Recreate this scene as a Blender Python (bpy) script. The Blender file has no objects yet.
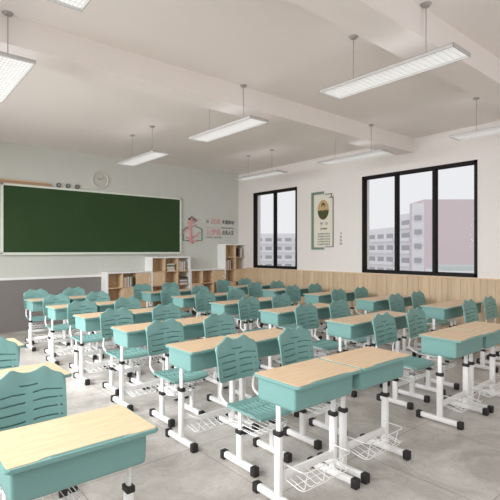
import bpy, bmesh, math, random
from mathutils import Vector, Matrix, Euler
random.seed(7)
C = bpy.context.scene.collection
S = bpy.context.scene
R = math.radians

# ---------------------------------------------------------------- camera, sky, exposure
cam_d = bpy.data.cameras.new('camera'); cam = bpy.data.objects.new('camera', cam_d); C.objects.link(cam)
cam.location = (0, 0, 1.5); cam.rotation_euler = (R(90), 0, R(-40.15))
cam_d.sensor_width = 36; cam_d.lens = 36 * 447 / 500; cam_d.clip_start = .02; cam_d.clip_end = 600
cam_d.shift_y = .001
S.camera = cam
w = bpy.data.worlds.new('overcast_sky'); S.world = w; w.use_nodes = True
bgn = w.node_tree.nodes['Background']
bgn.inputs[0].default_value = (.965, .975, 1.0, 1); bgn.inputs[1].default_value = .87
S.view_settings.view_transform = 'Standard'; S.view_settings.look = 'None'
S.view_settings.gamma = 1; S.view_settings.use_curve_mapping = False
S.view_settings.exposure = 0.0
LAMP = 1.1
def fill_light(name, loc, rot, sx, sy, power, col=(.965, .98, 1)):
    l = bpy.data.lights.new(name, 'AREA'); l.shape = 'RECTANGLE'; l.size = sx; l.size_y = sy; l.energy = power; l.color = col; l.spread = R(140)
    o = bpy.data.objects.new(name, l); C.objects.link(o); o.location = loc; o.rotation_euler = rot; return o
# daylight added as fill: area lights at invented, unseen windows of two walls
LEFT_FILL_WIN = [(-1.1, 1.1), (1.6, 4.2), (4.7, 7.3)]
FRONT_FILL_WIN = [(.4, 3.2), (3.8, 6.6)]
for (a_, b_), k_ in zip(LEFT_FILL_WIN, (25, 47, 90)): fill_light('corridor_daylight', (-1.45, (a_ + b_) / 2, 2.25), (0, R(-55), 0), 1.9, b_ - a_ - .1, k_ * (b_ - a_))
for a_, b_ in FRONT_FILL_WIN: fill_light('window_daylight', ((a_ + b_) / 2, -1.84, 1.95), (R(90), 0, 0), b_ - a_ - .1, 1.9, 5 * (b_ - a_))

# ---------------------------------------------------------------- materials
def srgb(r, g, b):
    f = lambda c: (c / 255 / 12.92) if c / 255 <= .04045 else ((c / 255 + .055) / 1.055) ** 2.4
    return (f(r), f(g), f(b), 1)
def mat(name, col, rough=.5, metal=0, spec=.5, noise=0, nscale=8, bump=0, bscale=60):
    m = bpy.data.materials.new(name); m.use_nodes = True
    nt = m.node_tree; p = nt.nodes['Principled BSDF']
    p.inputs['Base Color'].default_value = col; p.inputs['Roughness'].default_value = rough
    p.inputs['Metallic'].default_value = metal; p.inputs['Specular IOR Level'].default_value = spec
    tc = nt.nodes.new('ShaderNodeTexCoord')
    if noise:
        n = nt.nodes.new('ShaderNodeTexNoise'); n.inputs['Scale'].default_value = nscale; n.inputs['Detail'].default_value = 5
        nt.links.new(tc.outputs['Object'], n.inputs['Vector'])
        r = nt.nodes.new('ShaderNodeMapRange'); r.inputs['To Min'].default_value = 1 - noise; r.inputs['To Max'].default_value = 1 + noise
        nt.links.new(n.outputs['Fac'], r.inputs['Value'])
        v = nt.nodes.new('ShaderNodeVectorMath'); v.operation = 'SCALE'; v.inputs[0].default_value = col[:3]
        nt.links.new(r.outputs[0], v.inputs['Scale']); nt.links.new(v.outputs[0], p.inputs['Base Color'])
    if bump:
        n = nt.nodes.new('ShaderNodeTexNoise'); n.inputs['Scale'].default_value = bscale
        nt.links.new(tc.outputs['Object'], n.inputs['Vector'])
        b = nt.nodes.new('ShaderNodeBump'); b.inputs['Strength'].default_value = bump; b.inputs['Distance'].default_value = .002
        nt.links.new(n.outputs['Fac'], b.inputs['Height']); nt.links.new(b.outputs[0], p.inputs['Normal'])
    return m
def wood(name, c1, c2, scale=(3, 60, 60), rough=.5, board=None):
    m = bpy.data.materials.new(name); m.use_nodes = True
    nt = m.node_tree; p = nt.nodes['Principled BSDF']; p.inputs['Roughness'].default_value = rough
    p.inputs['Specular IOR Level'].default_value = .35
    tc = nt.nodes.new('ShaderNodeTexCoord'); mp = nt.nodes.new('ShaderNodeMapping'); mp.inputs['Scale'].default_value = scale
    nt.links.new(tc.outputs['Object'], mp.inputs[0])
    n = nt.nodes.new('ShaderNodeTexNoise'); n.inputs['Scale'].default_value = 1; n.inputs['Detail'].default_value = 6; n.inputs['Roughness'].default_value = .65
    nt.links.new(mp.outputs[0], n.inputs['Vector'])
    r = nt.nodes.new('ShaderNodeValToRGB'); r.color_ramp.elements[0].position = .3; r.color_ramp.elements[1].position = .7
    r.color_ramp.elements[0].color = c1; r.color_ramp.elements[1].color = c2
    nt.links.new(n.outputs['Fac'], r.inputs[0])
    out = r.outputs[0]
    if board:   # per-board tint along object Y
        s = nt.nodes.new('ShaderNodeSeparateXYZ'); nt.links.new(tc.outputs['Object'], s.inputs[0])
        d = nt.nodes.new('ShaderNodeMath'); d.operation = 'DIVIDE'; d.inputs[1].default_value = board; nt.links.new(s.outputs['Y'], d.inputs[0])
        f = nt.nodes.new('ShaderNodeMath'); f.operation = 'FLOOR'; nt.links.new(d.outputs[0], f.inputs[0])
        wn = nt.nodes.new('ShaderNodeTexWhiteNoise'); wn.noise_dimensions = '1D'; nt.links.new(f.outputs[0], wn.inputs['W'])
        mr = nt.nodes.new('ShaderNodeMapRange'); mr.inputs['To Min'].default_value = .9; mr.inputs['To Max'].default_value = 1.06
        nt.links.new(wn.outputs['Value'], mr.inputs['Value'])
        v = nt.nodes.new('ShaderNodeVectorMath'); v.operation = 'SCALE'
        nt.links.new(out, v.inputs[0]); nt.links.new(mr.outputs[0], v.inputs['Scale']); out = v.outputs[0]
    nt.links.new(out, p.inputs['Base Color'])
    return m
def emit(name, col, s):
    m = bpy.data.materials.new(name); m.use_nodes = True; nt = m.node_tree
    nt.nodes.remove(nt.nodes['Principled BSDF']); e = nt.nodes.new('ShaderNodeEmission')
    e.inputs[0].default_value = col; e.inputs[1].default_value = s
    nt.links.new(e.outputs[0], nt.nodes['Material Output'].inputs[0]); return m

M = {}
M['ceil'] = mat('ceiling_paint', srgb(242, 235, 230), .9, spec=.2, noise=.012, nscale=.8)
M['wall'] = mat('white_wall_paint', srgb(236, 230, 226), .85, spec=.2, noise=.01, nscale=1.5)
M['sage'] = mat('pale_sage_wall_paint', srgb(212, 214, 207), .85, spec=.2, noise=.012, nscale=1.5)
M['dado'] = mat('grey_dado_paint', srgb(134, 129, 126), .6, spec=.3, noise=.03, nscale=2)
M['dark'] = mat('black_window_aluminium', srgb(30, 27, 27), .6, spec=.2)
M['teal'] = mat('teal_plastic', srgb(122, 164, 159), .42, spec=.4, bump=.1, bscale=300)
M['teald'] = mat('teal_plastic_inside', srgb(104, 147, 142), .5)  # darker teal, carries the painted shade of chair slots and handle recess
M['steel'] = mat('white_powder_coated_steel', srgb(243, 241, 239), .35, spec=.5)
M['rubber'] = mat('black_rubber', srgb(38, 35, 35), .55)
M['top'] = wood('maple_laminate', srgb(210, 178, 140), srgb(232, 207, 174), (5, 90, 60), .45)
M['cab'] = wood('light_oak_veneer', srgb(212, 180, 142), srgb(232, 205, 170), (40, 40, 4), .55)
M['wains'] = wood('oak_wainscot_boards', srgb(202, 176, 144), srgb(218, 194, 163), (30, 30, 2), .55, board=.105)
M['wlam'] = mat('white_laminate', srgb(246, 245, 242), .45)
M['board'] = mat('green_chalkboard', srgb(48, 74, 41), .5, spec=.25, noise=.12, nscale=1.6)
M['bframe'] = mat('white_aluminium', srgb(232, 238, 226), .4)
M['rulerw'] = mat('varnished_wood', srgb(176, 146, 118), .5, noise=.1, nscale=20)
M['grey'] = mat('grey_plastic', srgb(112, 115, 110), .5)
M['metal'] = mat('brushed_steel', srgb(176, 172, 168), .35, metal=.6)
M['lampbody'] = mat('lamp_housing', srgb(200, 198, 196), .4, metal=.2)
M['emit'] = emit('lamp_diffuser', (1, .985, .96, 1), LAMP)
M['uplight'] = emit('uplight_diffuser', (1, .98, .97, 1), .8)  # added glow for the lamp tops, lifts the ceiling
M['louvre'] = mat('louvre_aluminium', srgb(232, 232, 230), .5)
M['clock'] = mat('clock_white', srgb(206, 205, 196), .5)
M['clockr'] = mat('clock_rim', srgb(214, 213, 205), .4)
M['ink'] = mat('dark_ink', srgb(62, 66, 66), .6)
M['pink'] = mat('pink_lettering', srgb(226, 164, 164), .6)
M['green'] = mat('green_lettering', srgb(84, 146, 112), .6)
M['posterg'] = mat('green_poster_border', srgb(118, 142, 120), .6)
M['paper'] = mat('poster_paper', srgb(228, 224, 208), .6)
M['skin'] = mat('picture_beige', srgb(196, 164, 122), .6, noise=.25, nscale=14)
M['olive'] = mat('picture_olive', srgb(74, 80, 44), .6, noise=.3, nscale=20)
M['concrete'] = mat('pale_render', srgb(238, 237, 240), .9, noise=.02, nscale=.2)  # distance haze put into the pale colours of the outside buildings
M['pinkwall'] = mat('mauve_render', srgb(224, 209, 213), .9, noise=.02, nscale=.1)  # mauve lightened, haze included in the colour
M['farglass'] = mat('building_window', srgb(178, 178, 184), .5)
M['ground'] = mat('outdoor_ground', srgb(222, 222, 220), .9)
M['roofs'] = mat('flat_roof', srgb(205, 214, 210), .9)
g = bpy.data.materials.new('window_glass'); g.use_nodes = True; nt = g.node_tree
nt.nodes.remove(nt.nodes['Principled BSDF']); tr = nt.nodes.new('ShaderNodeBsdfTransparent'); gl = nt.nodes.new('ShaderNodeBsdfGlossy')
gl.inputs['Roughness'].default_value = .02; fr = nt.nodes.new('ShaderNodeFresnel'); fr.inputs[0].default_value = 1.03
mx = nt.nodes.new('ShaderNodeMixShader'); nt.links.new(fr.outputs[0], mx.inputs[0]); nt.links.new(tr.outputs[0], mx.inputs[1]); nt.links.new(gl.outputs[0], mx.inputs[2])
nt.links.new(mx.outputs[0], nt.nodes['Material Output'].inputs[0]); M['glass'] = g

# floor: polished grey-beige stone tiles with thin joints
f = bpy.data.materials.new('stone_floor_tiles'); f.use_nodes = True; nt = f.node_tree; p = nt.nodes['Principled BSDF']
tc = nt.nodes.new('ShaderNodeTexCoord'); mp = nt.nodes.new('ShaderNodeMapping'); mp.inputs['Location'].default_value = (-.11, -.23, 0)
nt.links.new(tc.outputs['Object'], mp.inputs[0])
br = nt.nodes.new('ShaderNodeTexBrick'); br.offset = 0; br.squash = 1
for k, v in (('Scale', 1), ('Mortar Size', .004), ('Mortar Smooth', .1), ('Bias', 0), ('Brick Width', .88), ('Row Height', .88)): br.inputs[k].default_value = v
br.inputs['Color1'].default_value = (.97, .97, .97, 1); br.inputs['Color2'].default_value = (1.03, 1.03, 1.03, 1); br.inputs['Mortar'].default_value = (.62, .6, .58, 1)
nt.links.new(mp.outputs[0], br.inputs['Vector'])
n1 = nt.nodes.new('ShaderNodeTexNoise'); n1.inputs['Scale'].default_value = 1.6; n1.inputs['Detail'].default_value = 9; n1.inputs['Roughness'].default_value = .65; n1.inputs['Distortion'].default_value = 1.2
nt.links.new(tc.outputs['Object'], n1.inputs['Vector'])
r1 = nt.nodes.new('ShaderNodeValToRGB'); r1.color_ramp.elements[0].position = .38; r1.color_ramp.elements[1].position = .66
r1.color_ramp.elements[0].color = srgb(180, 173, 166); r1.color_ramp.elements[1].color = srgb(216, 211, 205)
nt.links.new(n1.outputs['Fac'], r1.inputs[0])
n2 = nt.nodes.new('ShaderNodeTexNoise'); n2.inputs['Scale'].default_value = 5; n2.inputs['Detail'].default_value = 8; n2.inputs['Distortion'].default_value = 2.5
nt.links.new(tc.outputs['Object'], n2.inputs['Vector'])
r2 = nt.nodes.new('ShaderNodeValToRGB'); r2.color_ramp.elements[0].position = .47; r2.color_ramp.elements[1].position = .5
r2.color_ramp.elements[0].color = (1, 1, 1, 1); r2.color_ramp.elements[1].color = (.86, .855, .85, 1)
e3 = r2.color_ramp.elements.new(.53); e3.color = (1, 1, 1, 1)
nt.links.new(n2.outputs['Fac'], r2.inputs[0])
def mul(a, b):
    v = nt.nodes.new('ShaderNodeVectorMath'); v.operation = 'MULTIPLY'; nt.links.new(a, v.inputs[0]); nt.links.new(b, v.inputs[1]); return v.outputs[0]
nt.links.new(mul(mul(r1.outputs[0], r2.outputs[0]), br.outputs['Color']), p.inputs['Base Color'])
p.inputs['Roughness'].default_value = .38; p.inputs['Specular IOR Level'].default_value = .35
M['floor'] = f

# ---------------------------------------------------------------- mesh helpers
def BM(): return bmesh.new()
def box(bm, x0, x1, y0, y1, z0, z1, bev=0, seg=2):
    r = bmesh.ops.create_cube(bm, size=1)
    vs = r['verts']
    for v in vs:
        v.co = Vector(((x0 + x1) / 2 + v.co.x * (x1 - x0), (y0 + y1) / 2 + v.co.y * (y1 - y0), (z0 + z1) / 2 + v.co.z * (z1 - z0)))
    if bev:
        es = list({e for v in vs for e in v.link_edges})
        bmesh.ops.bevel(bm, geom=es, offset=bev, segments=seg, profile=.5, affect='EDGES')
def tube(bm, pts, r, n=8, ry=None, cap=True):
    """sweep an ellipse (r, ry) along pts"""
    pts = [Vector(p) for p in pts]; rings = []
    up0 = Vector((0, 0, 1)) if abs((pts[1] - pts[0]).normalized().z) < .9 else Vector((0, 1, 0))
    for i, p in enumerate(pts):
        t = (pts[min(i + 1, len(pts) - 1)] - pts[max(i - 1, 0)]).normalized()
        s = t.cross(up0)
        s = s.normalized() if s.length > 1e-4 else Vector((1, 0, 0))
        up = s.cross(t).normalized(); up0 = up
        rings.append([bm.verts.new(p + s * math.cos(2 * math.pi * k / n) * r + up * math.sin(2 * math.pi * k / n) * (ry or r)) for k in range(n)])
    for a, b in zip(rings, rings[1:]):
        for k in range(n): bm.faces.new((a[k], a[(k + 1) % n], b[(k + 1) % n], b[k]))
    if cap: bm.faces.new(rings[0][::-1]); bm.faces.new(rings[-1])
def arc(pts, rad=.03, n=5):
    """round the corners of a polyline"""
    pts = [Vector(p) for p in pts]; out = [pts[0]]
    for i in range(1, len(pts) - 1):
        a, b, c = pts[i - 1], pts[i], pts[i + 1]
        d1 = (a - b); d2 = (c - b); r = min(rad, d1.length * .48, d2.length * .48)
        p0 = b + d1.normalized() * r; p2 = b + d2.normalized() * r
        for k in range(n + 1):
            t = k / n; out.append(p0 * (1 - t) ** 2 + b * 2 * t * (1 - t) + p2 * t * t)
    out.append(pts[-1]); return out
def prism(bm, outline, z0, z1):
    a = [bm.verts.new((x, y, z0)) for x, y in outline]; b = [bm.verts.new((x, y, z1)) for x, y in outline]; n = len(a)
    bm.faces.new(a[::-1]); bm.faces.new(b)
    for k in range(n): bm.faces.new((a[k], a[(k + 1) % n], b[(k + 1) % n], b[k]))
def rrect(x0, x1, y0, y1, r, n=5):
    o = []
    for cx, cy, a0 in ((x1 - r, y0 + r, -90), (x1 - r, y1 - r, 0), (x0 + r, y1 - r, 90), (x0 + r, y0 + r, 180)):
        for k in range(n + 1): a = R(a0 + 90 * k / n); o.append((cx + r * math.cos(a), cy + r * math.sin(a)))
    return o
def sheet(bm, us, vs, P, T, hole):
    """thick sheet over a grid with real openings"""
    F = {}; B = {}
    def fv(i, j):
        if (i, j) not in F:
            F[i, j] = bm.verts.new(P(us[i], vs[j])); B[i, j] = bm.verts.new(Vector(P(us[i], vs[j])) + Vector(T))
        return F[i, j], B[i, j]
    nu, nv = len(us) - 1, len(vs) - 1
    solid = lambda i, j: 0 <= i < nu and 0 <= j < nv and not hole((us[i] + us[i + 1]) / 2, (vs[j] + vs[j + 1]) / 2)
    for i in range(nu):
        for j in range(nv):
            if not solid(i, j): continue
            c = [(i, j), (i + 1, j), (i + 1, j + 1), (i, j + 1)]
            q = [fv(*k) for k in c]
            bm.faces.new([k[0] for k in q]); bm.faces.new([k[1] for k in q][::-1])
            for k, nb in enumerate(((i, j - 1), (i + 1, j), (i, j + 1), (i - 1, j))):
                if not solid(*nb):
                    a, b = q[k], q[(k + 1) % 4]; bm.faces.new((a[0], a[1], b[1], b[0]))
def obj(name, bm, m, parent=None, smooth=False, loc=None):
    bmesh.ops.recalc_face_normals(bm, faces=bm.faces)
    me = bpy.data.meshes.new(name); bm.to_mesh(me); bm.free(); me.materials.append(M[m] if isinstance(m, str) else m)
    if smooth:
        me.polygons.foreach_set('use_smooth', [True] * len(me.polygons))
        me.set_sharp_from_angle(angle=R(40))
    o = bpy.data.objects.new(name, me); C.objects.link(o)
    if parent: o.parent = parent
    if loc: o.location = loc
    return o
def tag(o, label, cat, group=None, kind=None):
    o['label'] = label; o['category'] = cat
    if group: o['group'] = group
    if kind: o['kind'] = kind
    return o
def thing(name, label, cat, loc=(0, 0, 0), rz=0, group=None):
    o = bpy.data.objects.new(name, None); C.objects.link(o); o.location = loc; o.rotation_euler = (0, 0, rz)
    o.empty_display_size = .1
    return tag(o, label, cat, group)
def struct(name, bm, m, parent=None):
    o = obj(name, bm, m, parent)
    if not parent: o['kind'] = 'structure'
    return o
def dup(root, loc, label, group=None):
    r = root.copy(); C.objects.link(r); r.location = loc; r['label'] = label
    if group: r['group'] = group
    for ch in list(root.children):
        c = ch.copy(); C.objects.link(c); c.parent = r
        for g2 in ch.children:
            d = g2.copy(); C.objects.link(d); d.parent = c
    return r

# ---------------------------------------------------------------- room shell
XW, YW, H = 7.30, 9.12, 3.48      # window wall, blackboard wall, ceiling height
XL, YF = -.62, -1.6               # corridor wall and teaching wall behind the camera
bm = BM(); box(bm, XL - .2, XW + .24, YF - .2, YW + .2, -.2, 0); struct('floor', bm, 'floor')
bm = BM(); box(bm, XL - .2, XW + .24, YF - .2, YW + .2, H, H + .2)
struct('ceiling', bm, 'ceil')
bm = BM(); box(bm, XL, XW, 1.87, 2.19, 3.23, H); struct('trim_1', bm, 'ceil')       # ceiling beam
bm = BM(); box(bm, XL, XW, 4.17, 4.49, 3.23, H); struct('trim_2', bm, 'ceil')
bm = BM(); box(bm, XL - .2, XW + .24, YW, YW + .2, 0, H); struct('wall_back', bm, 'sage')
def glazed(name, spans, lo, hi, mk, wn):
    bm = BM(); p_ = lo
    for a, b in spans:
        mk(bm, p_, a, 0, H, 0, 1); mk(bm, a, b, 0, 1.0, 0, 1); mk(bm, a, b, 2.9, H, 0, 1); p_ = b
    mk(bm, p_, hi, 0, H, 0, 1); struct(name, bm, 'wall')
    for k, (a, b) in enumerate(spans):
        bm = BM()
        for q in ((a, a + .05, 1, 2.9), (b - .05, b, 1, 2.9), (a, b, 1, 1.05), (a, b, 2.85, 2.9), ((a + b) / 2 - .025, (a + b) / 2 + .025, 1, 2.9)): mk(bm, *q, .35, .7)
        wf = struct('window_%d' % (wn + k), bm, 'dark')  # added windows out of view, made to let the fill light in
        bm = BM(); mk(bm, a + .05, b - .05, 1.05, 2.85, .5, .52); obj('pane', bm, 'glass', wf)
glazed('wall_front', FRONT_FILL_WIN, XL - .2, XW + .24, lambda bm, a, b, z0, z1, t0, t1: box(bm, a, b, YF - .2 * t1, YF - .2 * t0, z0, z1), 3)
glazed('wall_left', LEFT_FILL_WIN, YF, YW, lambda bm, a, b, z0, z1, t0, t1: box(bm, XL - .2 * t1, XL - .2 * t0, a, b, z0, z1), 5)
wins = [(3.08, 5.26, (3.80, 4.525)), (7.01, 8.52, (7.765,))]
WZ0, WZ1 = 1.07, 2.937
bm = BM(); y = YF
for a, b, _ in wins:
    box(bm, XW, XW + .24, y, a, 0, H); box(bm, XW, XW + .24, a, b, 0, WZ0); box(bm, XW, XW + .24, a, b, WZ1, H); y = b
box(bm, XW, XW + .24, y, YW, 0, H); struct('wall_right', bm, 'wall')
# grey dado with a white rail under the blackboard
bm = BM(); box(bm, XL, 3.63, YW - .012, YW, 0, .955); struct('trim_3', bm, 'dado')
bm = BM(); box(bm, XL, 3.63, YW - .03, YW, .955, 1.0, .004); struct('trim_4', bm, 'wlam')
# oak wainscot
bm = BM(); y = YF
while y < YW - .33:
    box(bm, XW - .018, XW, y + .0015, min(y + .1035, YW), .0, 1.045, .002, 1); y += .105
box(bm, XW - .012, XW, YF, YW, 0, 1.04)
struct('trim_5', bm, 'wains')
bm = BM(); box(bm, XW - .03, XW, YF, YW, 1.045, 1.065, .003); struct('trim_6', bm, 'cab')
# windows
for k, (a, b, muls) in enumerate(wins):
    bm = BM(); fw = .05; d0, d1 = XW - .008, XW + .10
    box(bm, d0, d1, a, a + fw, WZ0, WZ1, .003, 1); box(bm, d0, d1, b - fw, b, WZ0, WZ1, .003, 1)
    box(bm, d0, d1, a, b, WZ0, WZ0 + fw, .003, 1); box(bm, d0, d1, a, b, WZ1 - fw, WZ1, .003, 1)
    wf = struct('window_%d' % (k + 1), bm, 'dark')
    edges = [a + fw] + [v for m_ in muls for v in (m_ - .028, m_ + .028)] + [b - fw]
    for m_ in muls:
        bm = BM(); box(bm, d0 + .01, d1 - .02, m_ - .028, m_ + .028, WZ0 + fw, WZ1 - fw, .003, 1); obj('mullion', bm, 'dark', wf)
    for q in range(0, len(edges), 2):
        bm = BM(); box(bm, XW + .045, XW + .051, edges[q], edges[q + 1], WZ0 + fw, WZ1 - fw); obj('pane', bm, 'glass', wf)
        bm = BM(); s0, s1 = edges[q], edges[q + 1]; e = .016
        for bx in ((s0, s0 + e, WZ0 + fw, WZ1 - fw), (s1 - e, s1, WZ0 + fw, WZ1 - fw), (s0, s1, WZ0 + fw, WZ0 + fw + e), (s0, s1, WZ1 - fw - e, WZ1 - fw)):
            box(bm, XW + .03, XW + .066, bx[0], bx[1], bx[2], bx[3])
        obj('sash', bm, 'dark', wf)

# ---------------------------------------------------------------- outside, beyond the windows (in camera-heading coordinates: right, forward)
ca, sa = math.cos(R(40.15)), math.sin(R(40.15))
def W2(x, z): return Vector((x * ca + z * sa, -x * sa + z * ca))
bm = BM(); box(bm, XW + 3, 420, -160, 420, -12.5, -12); struct('ground', bm, 'ground')
def slab(bm, p, q, depth, z0, z1):
    """box standing on line p-q, extending away from the room by depth"""
    p, q = Vector(p), Vector(q); t = (q - p).normalized(); n = Vector((-t.y, t.x))
    if n.dot(p) < 0: n = -n
    c = [p, q, q + n * depth, p + n * depth]
    a = [bm.verts.new((v.x, v.y, z0)) for v in c]; b = [bm.verts.new((v.x, v.y, z1)) for v in c]
    bm.faces.new(a[::-1]); bm.faces.new(b)
    for k in range(4): bm.faces.new((a[k], a[(k + 1) % 4], b[(k + 1) % 4], b[k]))
def facade(root, p, q, top, nwin, floors, fh=3.3, proud=.9):
    """balconies and windows on the front line p-q"""
    p, q = Vector(p), Vector(q); L = (q - p).length; t = (q - p) / L; n = Vector((-t.y, t.x))
    if n.dot(p) > 0: n = -n
    for k in range(floors):
        zt = top - 1.0 - k * fh
        bm = BM(); slab(bm, p + n * proud, q + n * proud, proud, zt - fh + .35, zt - fh + 1.25); obj('balcony', bm, 'concrete', root)
        for j in range(nwin):
            s = (j + .5) / nwin * L; ww = L / nwin * .32
            bm = BM(); slab(bm, p + t * (s - ww) + n * .12, p + t * (s + ww) + n * .12, .2, zt - fh + 1.1, zt - .75); obj('window', bm, 'farglass', root)
def build_block(p, q, depth, top, nw, fl, label, cat='building', m='concrete'):
    r = thing('apartment_building', label, cat)
    bm = BM(); slab(bm, p, q, depth, -12, top); obj('wall', bm, m, r)
    if nw: facade(r, p, q, top, nw, fl)
    return r
build_block(W2(36.2, 146), W2(40.3, 124.5), 3, 8.0, 4, 5, 'pale grey balcony apartment block behind the left pane of wide window')
build_block(W2(40.7, 121.5), W2(41.6, 114.5), 2, 11.2, 1, 6, 'pale grey balcony block behind wide window, between lower block and mauve building')
r = thing('apartment_building', 'big blank mauve building behind the middle and right panes of wide window', 'building')
P0, P1, P2 = W2(38.6, 106.4), W2(40.9, 105), W2(71, 104.5)
bm = BM(); slab(bm, P1, P2, 10, -12, 13.5); obj('wall', bm, 'pinkwall', r)
bm = BM(); slab(bm, P0, P1, 1.5, -12, 12.7); obj('stair_tower', bm, 'concrete', r)
for k in range(5):
    bm = BM(); t = (P1 - P0).normalized(); n = Vector((t.y, -t.x)); n = n if n.dot(P0) < 0 else -n
    zz = 9.8 - 3.35 * k; slab(bm, P0 + t * .6 + n * .5, P0 + t * 2.1 + n * .5, .6, zz - 1.1, zz); obj('window', bm, 'farglass', r)
r = thing('apartment_building', 'low pale flat-roofed annex at the foot of the mauve building', 'building')
bm = BM(); slab(bm, W2(29, 68), W2(44, 66), 9, -12, -1.6); obj('wall', bm, 'concrete', r)
bm = BM(); slab(bm, W2(29.5, 68.6), W2(43.6, 66.6), 7.5, -1.6, -.9); obj('roof', bm, 'roofs', r)
build_block(W2(-6, 172), W2(24, 170), 14, 8.0, 8, 6, 'long pale grey apartment block with balconies outside the narrow window')

# ---------------------------------------------------------------- blackboard and what hangs around it
yb = YW
t = thing('blackboard', 'long dark green blackboard in a white frame on the far wall', 'blackboard', (3.66, yb, 1.42))
bm = BM(); box(bm, -1.86, 1.86, -.03, -.0, .02, 1.29); obj('writing_surface', bm, 'board', t)
bm = BM()
for b_ in ((-1.89, -1.85, 0, 1.31), (1.85, 1.89, 0, 1.31), (-1.89, 1.89, 0, .045), (-1.89, 1.89, 1.27, 1.31)): box(bm, b_[0], b_[1], -.045, 0, b_[2], b_[3], .004, 1)
obj('frame', bm, 'bframe', t)
bm = BM(); box(bm, -1.89, 1.89, -.09, -.045, 0, .012); box(bm, -1.89, 1.89, -.094, -.088, 0, .022); obj('chalk_ledge', bm, 'bframe', t)
t = thing('blackboard_ruler', 'long wooden blackboard ruler lying on top of the blackboard frame', 'ruler', (2.2, yb - .028, 2.73))
bm = BM(); box(bm, -.5, .44, -.012, .012, 0, .055, .004); obj('blade', bm, 'rulerw', t)
bm = BM(); box(bm, -.5, .40, -.004, .016, .055, .078, .004); obj('handle', bm, 'cab', t)
for k, (x, l) in enumerate(((2.785, 'leftmost, next to the wooden ruler'), (2.96, 'middle of the three'), (3.14, 'rightmost, nearest the clock'))):
    t = thing('magnet', 'round grey magnet above the blackboard, ' + l, 'magnet', (x, yb, 2.78), 0, 'round magnets above the blackboard')
    bm = BM(); bmesh.ops.create_cone(bm, cap_ends=True, segments=20, radius1=.048, radius2=.042, depth=.03, matrix=Matrix.Translation((0, -.015, 0)) @ Matrix.Rotation(R(90), 4, 'X'))
    obj('disc', bm, 'grey', t)
    bm = BM(); bmesh.ops.create_cone(bm, cap_ends=True, segments=16, radius1=.02, radius2=.016, depth=.014, matrix=Matrix.Translation((0, -.037, 0)) @ Matrix.Rotation(R(90), 4, 'X'))
    obj('knob', bm, 'metal', t)
# clock
t = thing('wall_clock', 'round pale wall clock above the blackboard', 'clock', (3.61, yb, 2.965))
MY = Matrix.Rotation(R(90), 4, 'X')
bm = BM(); prof = [(.15, .004), (.152, .03), (.165, .04), (.18, .034), (.185, .0)]; n = 40; rings = []
for rr, d in prof: rings.append([bm.verts.new((rr * math.cos(2*math.pi*k/n), -d, rr * math.sin(2*math.pi*k/n))) for k in range(n)])
for a, b in zip(rings, rings[1:]):
    for k in range(n): bm.faces.new((a[k], a[(k+1) % n], b[(k+1) % n], b[k]))
obj('rim', bm, 'clockr', t, True)
bm = BM(); bmesh.ops.create_cone(bm, cap_ends=True, segments=40, radius1=.153, radius2=.153, depth=.012, matrix=Matrix.Translation((0, -.008, 0)) @ MY); obj('dial', bm, 'clock', t)
bm = BM()
for k in range(12):
    a = R(30 * k); c = Matrix.Translation((.128 * math.sin(a), -.0155, .128 * math.cos(a))) @ Matrix.Rotation(a, 4, 'Y') @ Matrix.Diagonal((.006, .002, .022, 1))
    bmesh.ops.create_cube(bm, size=1, matrix=c)
obj('hour_marks', bm, 'grey', t)
for nm, a, l, w_ in (('hour_hand', 305, .07, .009), ('minute_hand', 55, .105, .006)):
    bm = BM(); a = R(a); c = Matrix.Rotation(a, 4, 'Y') @ Matrix.Translation((0, -.019, l / 2)) @ Matrix.Diagonal((w_, .002, l, 1)); bmesh.ops.create_cube(bm, size=1, matrix=c); obj(nm, bm, 'grey', t)

def text(name, body, size, m, parent, loc, rot, width=None, bold=0):
    cu = bpy.data.curves.new('lettering', 'FONT'); cu.body = body; cu.size = size; cu.extrude = .0015; cu.offset = bold; cu.resolution_u = 2
    o = bpy.data.objects.new('lettering', cu); C.objects.link(o)
    bpy.context.view_layer.update()
    me = bpy.data.meshes.new_from_object(o.evaluated_get(bpy.context.evaluated_depsgraph_get()))
    bpy.data.objects.remove(o); bpy.data.curves.remove(cu)
    if width and len(me.vertices):
        xs = [v.co.x for v in me.vertices]; s = width / (max(xs) - min(xs)); x0 = min(xs)
        for v in me.vertices: v.co.x = (v.co.x - x0) * s
    me.materials.clear(); me.materials.append(M[m])
    q = bpy.data.objects.new(name, me); C.objects.link(q); q.parent = parent; q.location = loc; q.rotation_euler = rot; return q
# wall emblem: pink tree rising out of an open green book
t = thing('wall_emblem', 'pink and green open-book emblem on the wall right of the blackboard', 'wall sign', (5.88, yb, 1.68))
bm = BM()
def ribbon(bm, pts, r, y=-.008):
    tube(bm, [(x, y, z) for x, z in pts], r, 8, None)
ribbon(bm, [(-.2, .36), (-.26, .30), (-.26, .06), (-.1, .06), (0, .0)], .013)
ribbon(bm, [(.0, .0), (.1, .06), (.27, .06), (.27, .33), (.2, .37)], .013)
ribbon(bm, [(-.2, .36), (-.08, .38)], .011); ribbon(bm, [(.1, .40), (.2, .37)], .011)
obj('book_outline', bm, 'green', t, True)
bm = BM()
ribbon(bm, [(-.07, .0), (-.06, .2), (-.09, .42), (-.02, .6)], .026, -.012)
ribbon(bm, [(-.3, .22), (-.16, .34), (.1, .44)], .018, -.012); ribbon(bm, [(-.05, .12), (.08, .17), (.18, .26)], .02, -.012)
ribbon(bm, [(-.12, .05), (.02, .02), (.15, .08)], .018, -.012); ribbon(bm, [(-.14, .48), (0, .5), (.12, .56)], .016, -.012)
ribbon(bm, [(-.2, .14), (-.08, .1), (0, .06)], .014, -.012)
obj('tree_strokes', bm, 'pink', t, True)
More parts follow.
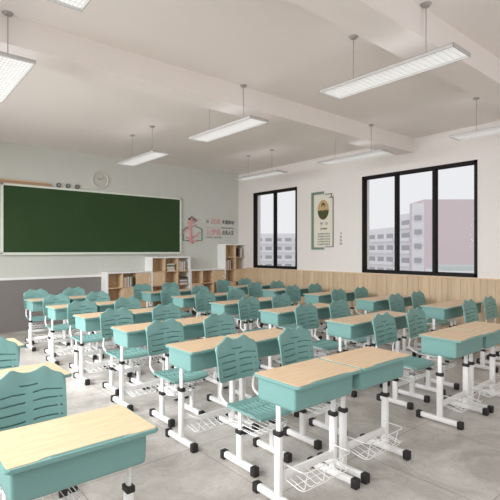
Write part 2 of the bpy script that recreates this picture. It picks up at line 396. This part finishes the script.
bm = BM(); ribbon(bm, [(-.12, .56), (-.02, .62), (.1, .53)], .022, -.013); ribbon(bm, [(-.03, .55), (-.02, .64)], .02, -.013); obj('tree_top', bm, 'grey', t, True)
t = thing('wall_lettering', 'two lines of pink and dark characters on the wall above the tall shelf', 'wall sign', (6.28, yb - .003, 1.77))
RT = (R(90), 0, 0)
text('small_character', '让', .10, 'ink', t, (0, 0, .42), RT, .085, .001)
text('pink_characters', '阅读', .16, 'pink', t, (.15, 0, .40), RT, .28, .001)
text('dark_characters', '丰富知识', .11, 'ink', t, (.48, 0, .41), RT, .40, .0012)
bm = BM(); box(bm, 0, .47, -.003, 0, .295, .303); obj('rule', bm, 'pink', t)
text('small_line', 'READING', .05, 'ink', t, (.48, 0, .285), RT, .38)
text('pink_characters', '让梦想', .17, 'pink', t, (0, 0, .12), RT, .44, .001)
text('dark_characters', '点亮人生', .12, 'ink', t, (.48, 0, .14), RT, .38, .0012)
text('small_line', 'LIGHT UP LIFE', .05, 'ink', t, (0, 0, .04), RT, .46)

# poster on the window wall
PX = XW
t = thing('poster', 'tall narrow poster with oval portrait and green border between the windows', 'poster', (PX - .002, 6.56, 1.52))
def pbox(bm, s0, s1, z0, z1, d0, d1): box(bm, -d1, -d0, -s1, -s0, z0, z1)   # s runs toward the camera (to the right in the photo)
bm = BM(); pbox(bm, .04, .60, .05, 1.17, 0, .014); obj('sheet', bm, 'paper', t)
bm = BM(); pbox(bm, 0, .065, 0, 1.23, .0, .024); pbox(bm, .065, .34, 1.18, 1.23, 0, .024); pbox(bm, .065, .34, 0, .045, 0, .024); obj('green_border', bm, 'posterg', t)
bm = BM(); pbox(bm, .585, .603, .06, 1.10, .012, .022); pbox(bm, .38, .56, 1.155, 1.172, .012, .022); pbox(bm, .38, .60, .05, .066, .012, .022); pbox(bm, .545, .565, 1.08, 1.17, .012, .022); pbox(bm, .5, .6, 1.08, 1.096, .012, .022); obj('thin_border', bm, 'grey', t)
def oval(bm, s, z, rs, rz, d0, d1, a0=0, a1=360):
    n = 32; c = [(s + rs * math.cos(R(a0 + (a1 - a0) * k / n)), z + rz * math.sin(R(a0 + (a1 - a0) * k / n))) for k in range(n + (0 if a1 - a0 == 360 else 1))]
    a = [bm.verts.new((-d0, -x, y_)) for x, y_ in c]; b = [bm.verts.new((-d1, -x, y_)) for x, y_ in c]
    bm.faces.new(a); bm.faces.new(b[::-1])
    for k in range(len(a)): bm.faces.new((a[k], b[k], b[(k + 1) % len(a)], a[(k + 1) % len(a)]))
pt = None
bm = BM(); oval(bm, .33, .84, .155, .21, .012, .017); pt = obj('portrait', bm, 'skin', t)
bm = BM(); oval(bm, .33, .83, .15, .195, .016, .019, 180, 360); obj('jacket', bm, 'olive', pt)
bm = BM(); oval(bm, .33, .93, .05, .06, .016, .020); obj('hair', bm, 'olive', pt)
bm = BM(); oval(bm, .33, .885, .04, .055, .018, .021); obj('face', bm, 'skin', pt)
RP = (R(90), 0, R(-90))
text('title', '学 习', .07, 'ink', t, (-.016, -.24, .52), RP, .2)
text('caption', '好学精神', .05, 'ink', t, (-.016, -.25, .42), RP, .18)
for k in range(5): text('text_line', '书山有路勤为径学海无涯', .036, 'grey', t, (-.016, -.17, .32 - .055 * k), RP, .34)
t = thing('wall_lettering', 'tiny upright column of dark characters just right of the poster', 'wall sign', (XW - .003, 5.80, 1.62))
for k, c in enumerate('书香校园'): text('character', c, .055, 'grey', t, (0, 0, .21 - .07 * k), RP, .05)

# ---------------------------------------------------------------- shelving along the far wall
CW, CH, SD, BASE = .325, .304, .32, .118
YS = YW - SD - .001
def shelf_unit(x0, cols, rows, label, closed):
    t = thing('storage_shelf', label, 'shelf', (x0, YS, 0))
    Wd = cols * CW + .018; Ht = BASE + rows * CH + .025
    bm = BM(); box(bm, 0, .024, 0, SD, 0, Ht - .030); box(bm, Wd - .024, Wd, 0, SD, 0, Ht - .030); box(bm, 0, Wd, 0, SD, Ht - .030, Ht); obj('carcass', bm, 'wlam', t)
    bm = BM(); box(bm, .018, Wd - .018, SD - .012, SD - .002, BASE, Ht - .022); obj('back_panel', bm, 'cab', t)
    bm = BM(); box(bm, .018, Wd - .018, .02, .04, 0, BASE - .01); obj('plinth', bm, 'ink', t)
    for k in range(rows):
        bm = BM(); z = BASE + k * CH; box(bm, .018, Wd - .018, .004, SD - .012, z - .01, z + .006); obj('shelf_board', bm, 'cab', t)
    for k in range(1, cols):
        bm = BM(); x = .01 + k * CW; box(bm, x - .008, x + .008, .004, SD - .012, BASE, Ht - .022); obj('divider', bm, 'cab', t)
    for (c, r_) in closed:
        bm = BM(); x = .01 + c * CW; z = BASE + r_ * CH; box(bm, x + .012, x + CW - .012, -.004, .012, z + .008, z + CH - .014, .003, 1); d = obj('door', bm, 'cab', t)
        bm = BM(); box(bm, x + CW - .05, x + CW - .04, -.018, -.004, z + .12, z + .18, .002, 1); obj('handle', bm, 'wlam', d)
    return t
UX = {'A': 3.634, 'B': 4.631, 'C': 5.628, 'D': 6.625}
shelf_unit(UX['A'], 3, 3, 'low white and oak cube shelf at left end beside the grey dado', [(2, 2), (1, 1), (0, 0), (2, 0)])
shelf_unit(UX['B'], 3, 4, 'four-tier white and oak cube shelf second from left, below the blackboard end', [(0, 2), (1, 1), (2, 0)])
shelf_unit(UX['C'], 3, 3, 'low white and oak cube shelf below the wall emblem', [(2, 2), (0, 1), (1, 0)])
shelf_unit(UX['D'], 2, 5, 'tallest white and oak cube shelf in the corner by the narrow window', [(1, 2), (0, 1)])
bookcols = {'white': srgb(232, 230, 226), 'cream': srgb(222, 208, 180), 'dusty pink': srgb(206, 164, 158), 'grey': srgb(128, 126, 128), 'dark brown': srgb(84, 62, 54), 'mauve': srgb(160, 130, 142), 'olive green': srgb(120, 128, 74), 'dull red': srgb(148, 78, 66)}
bmats = {k: mat('book_cover_' + k.replace(' ', '_'), c, .6) for k, c in bookcols.items()}
def book(x, z, w_, h, d, col, where, group, lying=False, y0=.03, pos=''):
    t = thing('book', '', 'book', (x, YS + y0, z), 0, group)
    t['label'] = col + (' book lying ' if lying else '-spined book ') + pos + ', ' + where
    cv = bmats[col]; bm = BM()
    if lying:
        box(bm, 0, w_, 0, d, 0, .003); box(bm, 0, w_, 0, d, h - .003, h); box(bm, 0, w_, 0, .004, 0, h); obj('cover', bm, cv, t)
        bm = BM(); box(bm, .003, w_ - .003, .004, d - .004, .003, h - .003); obj('pages', bm, 'paper', t)
    else:
        box(bm, 0, .002, 0, d, 0, h); box(bm, w_ - .002, w_, 0, d, 0, h); box(bm, 0, w_, 0, .003, 0, h); obj('cover', bm, cv, t)
        bm = BM(); box(bm, .002, w_ - .002, .003, d - .004, .003, h - .004); obj('pages', bm, 'paper', t)
ORD = ['first', 'second', 'third', 'fourth', 'fifth', 'sixth', 'seventh', 'eighth']
def row_of(unit, c, r_, cols, where, group, start=.03):
    x = UX[unit] + .01 + c * CW + start; z = BASE + r_ * CH + .0065
    for n_, col in enumerate(cols):
        w_ = random.uniform(.024, .034); book(x, z, w_, random.uniform(.20, .235), .17, col, where, group, pos=ORD[n_] + ' from left'); x += w_ + .002
def stack_of(unit, c, r_, cols, where, group):
    x = UX[unit] + .01 + c * CW + .05; z = BASE + r_ * CH + .0065
    for n_, col in enumerate(cols):
        h = random.uniform(.028, .036); book(x + random.uniform(0, .015), z, .2, h, .2, col, where, group, True, pos=('at the bottom of the stack' if n_ == 0 else ORD[n_] + ' from bottom')); z += h + .0005
row_of('A', 1, 2, ['white', 'cream', 'dusty pink', 'white', 'mauve', 'white', 'olive green', 'dark brown'], 'low shelf beside the grey dado', 'books in the low left shelf')
stack_of('B', 1, 3, ['white', 'cream', 'white', 'olive green', 'white'], 'top middle cube, four-tier shelf', 'books stacked in the four-tier shelf')
row_of('B', 2, 3, ['white', 'white', 'cream', 'white', 'dusty pink', 'white'], 'top right cube, four-tier shelf', 'books in the top right cube of the four-tier shelf')
stack_of('B', 2, 2, ['white', 'mauve', 'white', 'grey', 'dark brown'], 'right cube below the top, four-tier shelf', 'books stacked in the right cube of the four-tier shelf')
row_of('D', 0, 3, ['white', 'dusty pink', 'white', 'dull red', 'white'], 'left cube of the tallest shelf', 'books in the tallest shelf')
row_of('D', 1, 4, ['dark brown', 'grey', 'white', 'cream'], 'top right cube of the tallest shelf', 'books in the top cube of the tallest shelf', .1)

# ---------------------------------------------------------------- school desks and chairs
def leg_assembly(root, x, y0, y1, py, zc, ztop, elbow):
    """telescopic leg: lower post (part) > upper tube, collar, foot bar, two rubber caps"""
    bm = BM(); box(bm, x - .0165, x + .0165, py - .025, py + .025, .04, zc, .008, 3); leg = obj('leg', bm, 'steel', root, True)
    bm = BM()
    pts = arc([(x, py, zc - .05), (x, py, ztop), (x, py + elbow, ztop + .012)], .03) if elbow else [(x, py, zc - .05), (x, py, ztop)]
    tube(bm, pts, .0115, 10, .0185); obj('upper_tube', bm, 'steel', leg, True)
    bm = BM(); box(bm, x - .021, x + .021, py - .030, py + .030, zc - .012, zc + .018, .006, 2); obj('collar', bm, 'rubber', leg, True)
    bm = BM(); box(bm, x - .02, x + .02, y0 + .02, y1 - .02, .014, .058, .012, 3); obj('foot_bar', bm, 'steel', leg, True)
    for a, b in ((y0, y0 + .045), (y1 - .045, y1)):
        bm = BM(); box(bm, x - .025, x + .025, a, b, 0, .062, .007, 2); obj('end_cap', bm, 'rubber', leg, True)
def make_desk():
    t = thing('school_desk', '', 'desk', group='teal two-legged school desks in pairs')
    hw, hd = .294, .195
    bm = BM(); prism(bm, rrect(-hw, hw, -hd, hd, .016), .730, .746)
    es = [e for e in bm.edges if abs(e.verts[0].co.z - e.verts[1].co.z) < 1e-5]
    bmesh.ops.bevel(bm, geom=es, offset=.004, segments=2, affect='EDGES'); obj('tabletop', bm, 'teal', t, True)
    # maple inlay, its near edge set back along the pen groove
    o = []; e = .007; x0, x1, y0, y1 = -hw + e, hw - e, -hd + .011, hd - .005
    for p_ in rrect(x0, x1, y0, y1, .012):
        o.append(p_)
    # rrect starts with lower right corner; the lower edge is between last and first point: insert groove notch
    ends = [(-.19, y0), (-.16, y0 + .012), (.16, y0 + .012), (.19, y0)]
    o = o + ends
    bm = BM(); prism(bm, o, .740, .7485); obj('wood_inlay', bm, 'top', t)
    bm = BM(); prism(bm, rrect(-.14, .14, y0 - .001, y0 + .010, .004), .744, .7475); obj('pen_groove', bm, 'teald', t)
    # book box: closed towards the camera, open towards the pupil
    bx, byf, byr, zt, zb = hw - .027, -hd + .055, hd - .02, .732, .585
    n = 6; rad = .014
    prof = []
    for k in range(n + 1):
        a = R(90 * k / n); prof.append((-bx + rad - rad * math.sin(a) if False else -bx + rad - rad * math.cos(a), byf + rad - rad * math.sin(a)))
    path = [(-bx, byr)] + prof + [(-x, y_) for x, y_ in prof[::-1]] + [(bx, byr)]
    zs = [(zt, 1.0, 0), (zb + .02, .985, .002), (zb + .006, .978, .005), (zb, .96, .012)]
    bm = BM(); outer = []
    for z, s, iy in zs:
        outer.append([bm.verts.new((x * s, max(y_, byf) + iy * (1 if y_ < byr - .01 else 0), z)) for x, y_ in path])
    inner = []
    for z, s, iy in zs:
        inner.append([bm.verts.new((x * (s - .02), (y_ + .006 + iy * .6) if y_ < byr - .01 else y_, max(z, zb + .006))) for x, y_ in path])
    m_ = len(path)
    for rings in (outer, inner):
        for a, b in zip(rings, rings[1:]):
            for k in range(m_ - 1): bm.faces.new((a[k], a[k + 1], b[k + 1], b[k]))
        bm.faces.new(rings[-1])
    for k in range(len(zs) - 1):
        bm.faces.new((outer[k][0], outer[k + 1][0], inner[k + 1][0], inner[k][0])); bm.faces.new((outer[k][-1], inner[k][-1], inner[k + 1][-1], outer[k + 1][-1]))
    bm.faces.new((outer[-1][0], outer[-1][-1], inner[-1][-1], inner[-1][0]))
    obj('book_box', bm, 'teal', t, True)
    lx = hw - .044
    for s in (-1, 1):
        leg_assembly(t, s * lx, -hd + .005, hd + .03, .012, .42, .585, 0)
    bm = BM(); box(bm, -lx + .01, lx - .01, .002, .022, .135, .185, .005, 2); obj('crossbar', bm, 'steel', t, True)
    # wire basket in front of the crossbar
    bm = BM(); r_ = .0032; L = lx - .035
    tube(bm, arc([(-L, .0, .235), (-L, -.165, .235), (L, -.165, .235), (L, .0, .235)], .04), r_, 6)
    tube(bm, arc([(-L, .0, .15), (-L, -.150, .125), (L, -.150, .125), (L, .0, .15)], .04), r_, 6)
    for s in (-1, 1): tube(bm, [(s * L, 0, .235), (s * L, 0, .15)], r_, 6); tube(bm, [(s * L, -.0, .235), (s * (lx - .01), .0, .235)], r_, 6)
    for k in range(8):
        x = -L + 2 * L * (k + .5) / 8
        tube(bm, arc([(x, .0, .155), (x, -.14, .125), (x, -.165, .15 if k % 3 else .235)], .015, 3), .0026, 6)
    for yy in (-.08,): tube(bm, [(-L, yy, .148 + yy * .17), (L, yy, .148 + yy * .17)], .0026, 6)
    obj('wire_basket', bm, 'steel', t, True)
    return t
def make_chair():
    t = thing('school_chair', '', 'chair', group='teal slatted school chairs behind the desks')
    # seat: slotted shell, slightly dished, waterfall front (front = -y)
    us = [-.19, -.175, -.155]; 
    sl = []
    for k in range(8):
        c = -.14 + .04 * k; us += [c - .008, c + .008]
    us += [.155, .175, .19]; us = sorted(set(us))
    vs = [-.23, -.222, -.20, -.17, -.08, -.05, -.03, .06, .09, .11, .12]
    def P(u, v):
        z = .415 - .012 * math.cos(u / .19 * math.pi / 2) * (1 if -.2 < v < .1 else .6)
        if v < -.17: z -= .018 * ((-.17 - v) / .06) ** 2
        cx = .19 - (.025 if v < -.221 or v > .115 else (.006 if v < -.21 or v > .105 else 0))
        return (u / .19 * cx, v, z)
    def hole(u, v):
        return (-.17 < v < -.05 or -.03 < v < .06) and any(abs(u - (-.14 + .04 * k)) < .008 for k in range(8))
    bm = BM(); sheet(bm, us, vs, P, (0, 0, -.016), hole); obj('seat', bm, 'teal', t, True)
    # backrest: wave-topped shell with two columns of slots
    us = [-.19, -.183, -.17, -.15, -.135, -.12, -.105, -.09, -.075, -.06, -.045, -.02, 0, .02, .045, .06, .075, .09, .105, .12, .135, .15, .17, .183, .19]
    vs = [0, .012, .035, .044, .085, .094, .135, .144, .185, .194, .215, .232, .242, .28, .305, .33]
    def top(u):
        a = abs(u)
        return .288 + .025 * math.exp(-((a - .080) / .036) ** 2) - .022 * max(0, (a - .09) / .075) - (.020 if a > .188 else .008 if a > .18 else .001 if a > .165 else 0) - (.012 if a > .188 else .003 if a > .182 else 0)
    def PB(u, v):
        k = v / .33
        zz = v + (top(u) - .33) * (k ** 3)
        if v < .02: u = u * (.9 if v < .005 else .97)
        wave = .007 * math.sin(u / .19 * math.pi) * (1 if .02 < v < .21 else 0)
        zz += wave * (1 - k)
        return (u * (1 + .02 * k), .20 + .045 * k - .03 * (1 - math.cos(u / .19 * 1.1)), .542 + zz)
    def holeB(u, v):
        a = abs(u)
        if .02 < a < .17 and any(s < v < s + .009 for s in (.035, .085, .135, .185)): return True
        return a < .045 and .232 < v < .242
    bm = BM(); sheet(bm, us, vs, PB, (0, .014, 0), holeB); br_ = obj('backrest', bm, 'teal', t, True)
    bm = BM()
    for s in (-1, 1):
        pts = []
        for i in range(9):
            u = s * (.014 + .165 * i / 8); q = PB(u, .206); pts.append((q[0], q[1] + .016, q[2] + .006 * math.sin(i)))
        tube(bm, pts, .004, 6)
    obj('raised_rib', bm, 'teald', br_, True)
    bm = BM()
    def PS(u, v):
        q = PB(u * .93, v); return (q[0], q[1] + .0125, q[2])
    sheet(bm, us, [v for v in vs if .02 < v < .29], PS, (0, .005, 0), lambda u, v: False); obj('back_skin', bm, 'teald', br_, True)  # darker sheet added behind the slots, their shade put into its colour
    bm = BM(); q = PB(0, .237); box(bm, -.052, .052, q[1] + .008, q[1] + .020, q[2] - .010, q[2] + .010, .003, 1); obj('handle_recess', bm, 'teald', br_)  # plate closing the handle slot, recess shade put into its darker teal
    lx = .155
    for s in (-1, 1):
        leg_assembly(t, s * lx, -.18, .20, .0, .245, .38, 0)
        bm = BM(); tube(bm, arc([(s * lx, -.17, .388), (s * lx, .12, .388), (s * lx, .23, .43), (s * lx, .205, .56), (s * lx, .232, .70)], .05), .010, 10)
        obj('back_support', bm, 'steel', t, True)
    bm = BM(); box(bm, -lx + .01, lx - .01, -.01, .01, .17, .21, .004, 2); obj('crossbar', bm, 'steel', t, True)
    bm = BM(); tube(bm, [(-lx, -.12, .388), (lx, -.12, .388)], .008, 8); tube(bm, [(-lx, .09, .388), (lx, .09, .388)], .008, 8); obj('seat_frame', bm, 'steel', t, True)
    bm = BM(); L = .15
    tube(bm, arc([(-L, .10, .30), (-L, -.17, .30), (L, -.17, .30), (L, .10, .30), (-L, .10, .30)], .03), .003, 6)
    tube(bm, arc([(-L, .10, .27), (-L, -.16, .26), (L, -.16, .26), (L, .10, .27), (-L, .10, .27)], .03), .003, 6)
    for k in range(7):
        x = -L + .02 + (2 * L - .04) * k / 6; tube(bm, arc([(x, .10, .30), (x, .10, .265), (x, -.16, .26), (x, -.17, .30)], .02, 3), .0024, 6)
    obj('wire_rack', bm, 'steel', t, True)
    return t
cols = [(-.255, 'leftmost column'), (1.79, 'second column from left'), (3.73, 'third column from left'), (5.71, 'window column')]
rows = ['front row', 'second row', 'third row', 'fourth row', 'fifth row', 'farthest row']
FW = 447.0
def proj(x, y, z):
    cx = x * ca - y * sa; cz = x * sa + y * ca
    return (250 + cx / cz * FW, 250.5 - (z - 1.5) / cz * FW) if cz > .2 else None
def seen(x0, x1, y0, y1, z0, z1):
    ps = [proj(x, y, z) for x in (x0, x1) for y in (y0, y1) for z in (z0, z1)]; ps = [p_ for p_ in ps if p_]
    return ps and max(p_[0] for p_ in ps) > 3 and min(p_[0] for p_ in ps) < 497 and min(p_[1] for p_ in ps) < 497
desk0 = make_desk(); chair0 = make_chair(); fd = fc = True
look_d = 'teal desk, %s of its pair, %s, %s'
look_c = 'teal chair behind %s desk of pair, %s, %s'
for c, (xs, cn) in enumerate(cols):
    for r_ in range(6):
        for s in (0, 1):
            x = xs - .006 + .294 + s * .604; y = 1.70 + .195 + 1.085 * r_
            side = ('left', 'right')[s]
            if seen(x - .29, x + .29, y - .195, y + .195, 0, .75):
                lab = look_d % (side, rows[r_], cn)
                if fd: desk0.location = (x, y, 0); desk0['label'] = lab; fd = False
                else: dup(desk0, (x, y, 0), lab)
            cx_ = x + (.018, (.045 if c else .012))[s]; cy_ = y + .515
            if seen(cx_ - .18, cx_ + .18, cy_ - .2, cy_ + .22, 0, .86):
                lab = look_c % (side, rows[r_], cn)
                if fc: chair0.location = (cx_, cy_, 0); chair0['label'] = lab; fc = False
                else: dup(chair0, (cx_, cy_, 0), lab)

# ---------------------------------------------------------------- suspended louvre lamps
def make_lamp():
    t = thing('ceiling_lamp', '', 'lamp', group='suspended louvre lamps')
    L, Wd, z = 1.29, .285, 3.0
    bm = BM(); th = .008
    box(bm, -Wd/2, Wd/2, -L/2, L/2, z + .024, z + .030)
    for b_ in ((-Wd/2, -Wd/2 + th, -L/2, L/2), (Wd/2 - th, Wd/2, -L/2, L/2), (-Wd/2, Wd/2, -L/2, -L/2 + th), (-Wd/2, Wd/2, L/2 - th, L/2)): box(bm, b_[0], b_[1], b_[2], b_[3], z, z + .030)
    obj('housing', bm, 'lampbody', t)
    bm = BM(); box(bm, -Wd/2 + .01, Wd/2 - .01, -L/2 + .01, L/2 - .01, z + .0185, z + .0235); obj('diffuser', bm, 'emit', t)
    bm = BM(); box(bm, -Wd/2 + .02, Wd/2 - .02, -L/2 + .02, L/2 - .02, z + .0305, z + .033); obj('uplight_diffuser', bm, 'uplight', t)  # glowing top panel added to brighten the ceiling
    bm = BM()
    for k in range(1, 10): x = -Wd/2 + th + (Wd - 2*th) * k / 10; box(bm, x - .0022, x + .0022, -L/2 + th, L/2 - th, z + .011, z + .018)
    for k in range(1, 24): y = -L/2 + th + (L - 2*th) * k / 24; box(bm, -Wd/2 + th, Wd/2 - th, y - .0013, y + .0013, z + .013, z + .018)
    obj('louvre', bm, 'louvre', t)
    for s in (-1, 1):
        bm = BM(); tube(bm, [(0, s * .355, z + .033), (0, s * .355, H - .015)], .004, 8); obj('suspension_rod', bm, 'metal', t, True)
        bm = BM(); bmesh.ops.create_cone(bm, cap_ends=True, segments=24, radius1=.030, radius2=.045, depth=.018, matrix=Matrix.Translation((0, s * .355, H - .0095))); obj('ceiling_rose', bm, 'metal', t, True)
    return t
lamp0 = make_lamp(); first = True
LY = [(2.19, 'nearest the camera'), (4.505, 'second from the camera'), (6.80, 'farthest, near the blackboard wall')]
LX = [(.86, 'left line of lamps'), (3.40, 'middle line of lamps'), (6.0, 'window-side line of lamps')]
for x, nx in LX:
    for y, ny in LY:
        if x < 1 and y > 6: continue
        lab = 'white louvred suspended lamp, %s, %s' % (nx, ny)
        if first: lamp0.location = (x, y, 0); lamp0['label'] = lab; first = False
        else: dup(lamp0, (x, y, 0), lab)
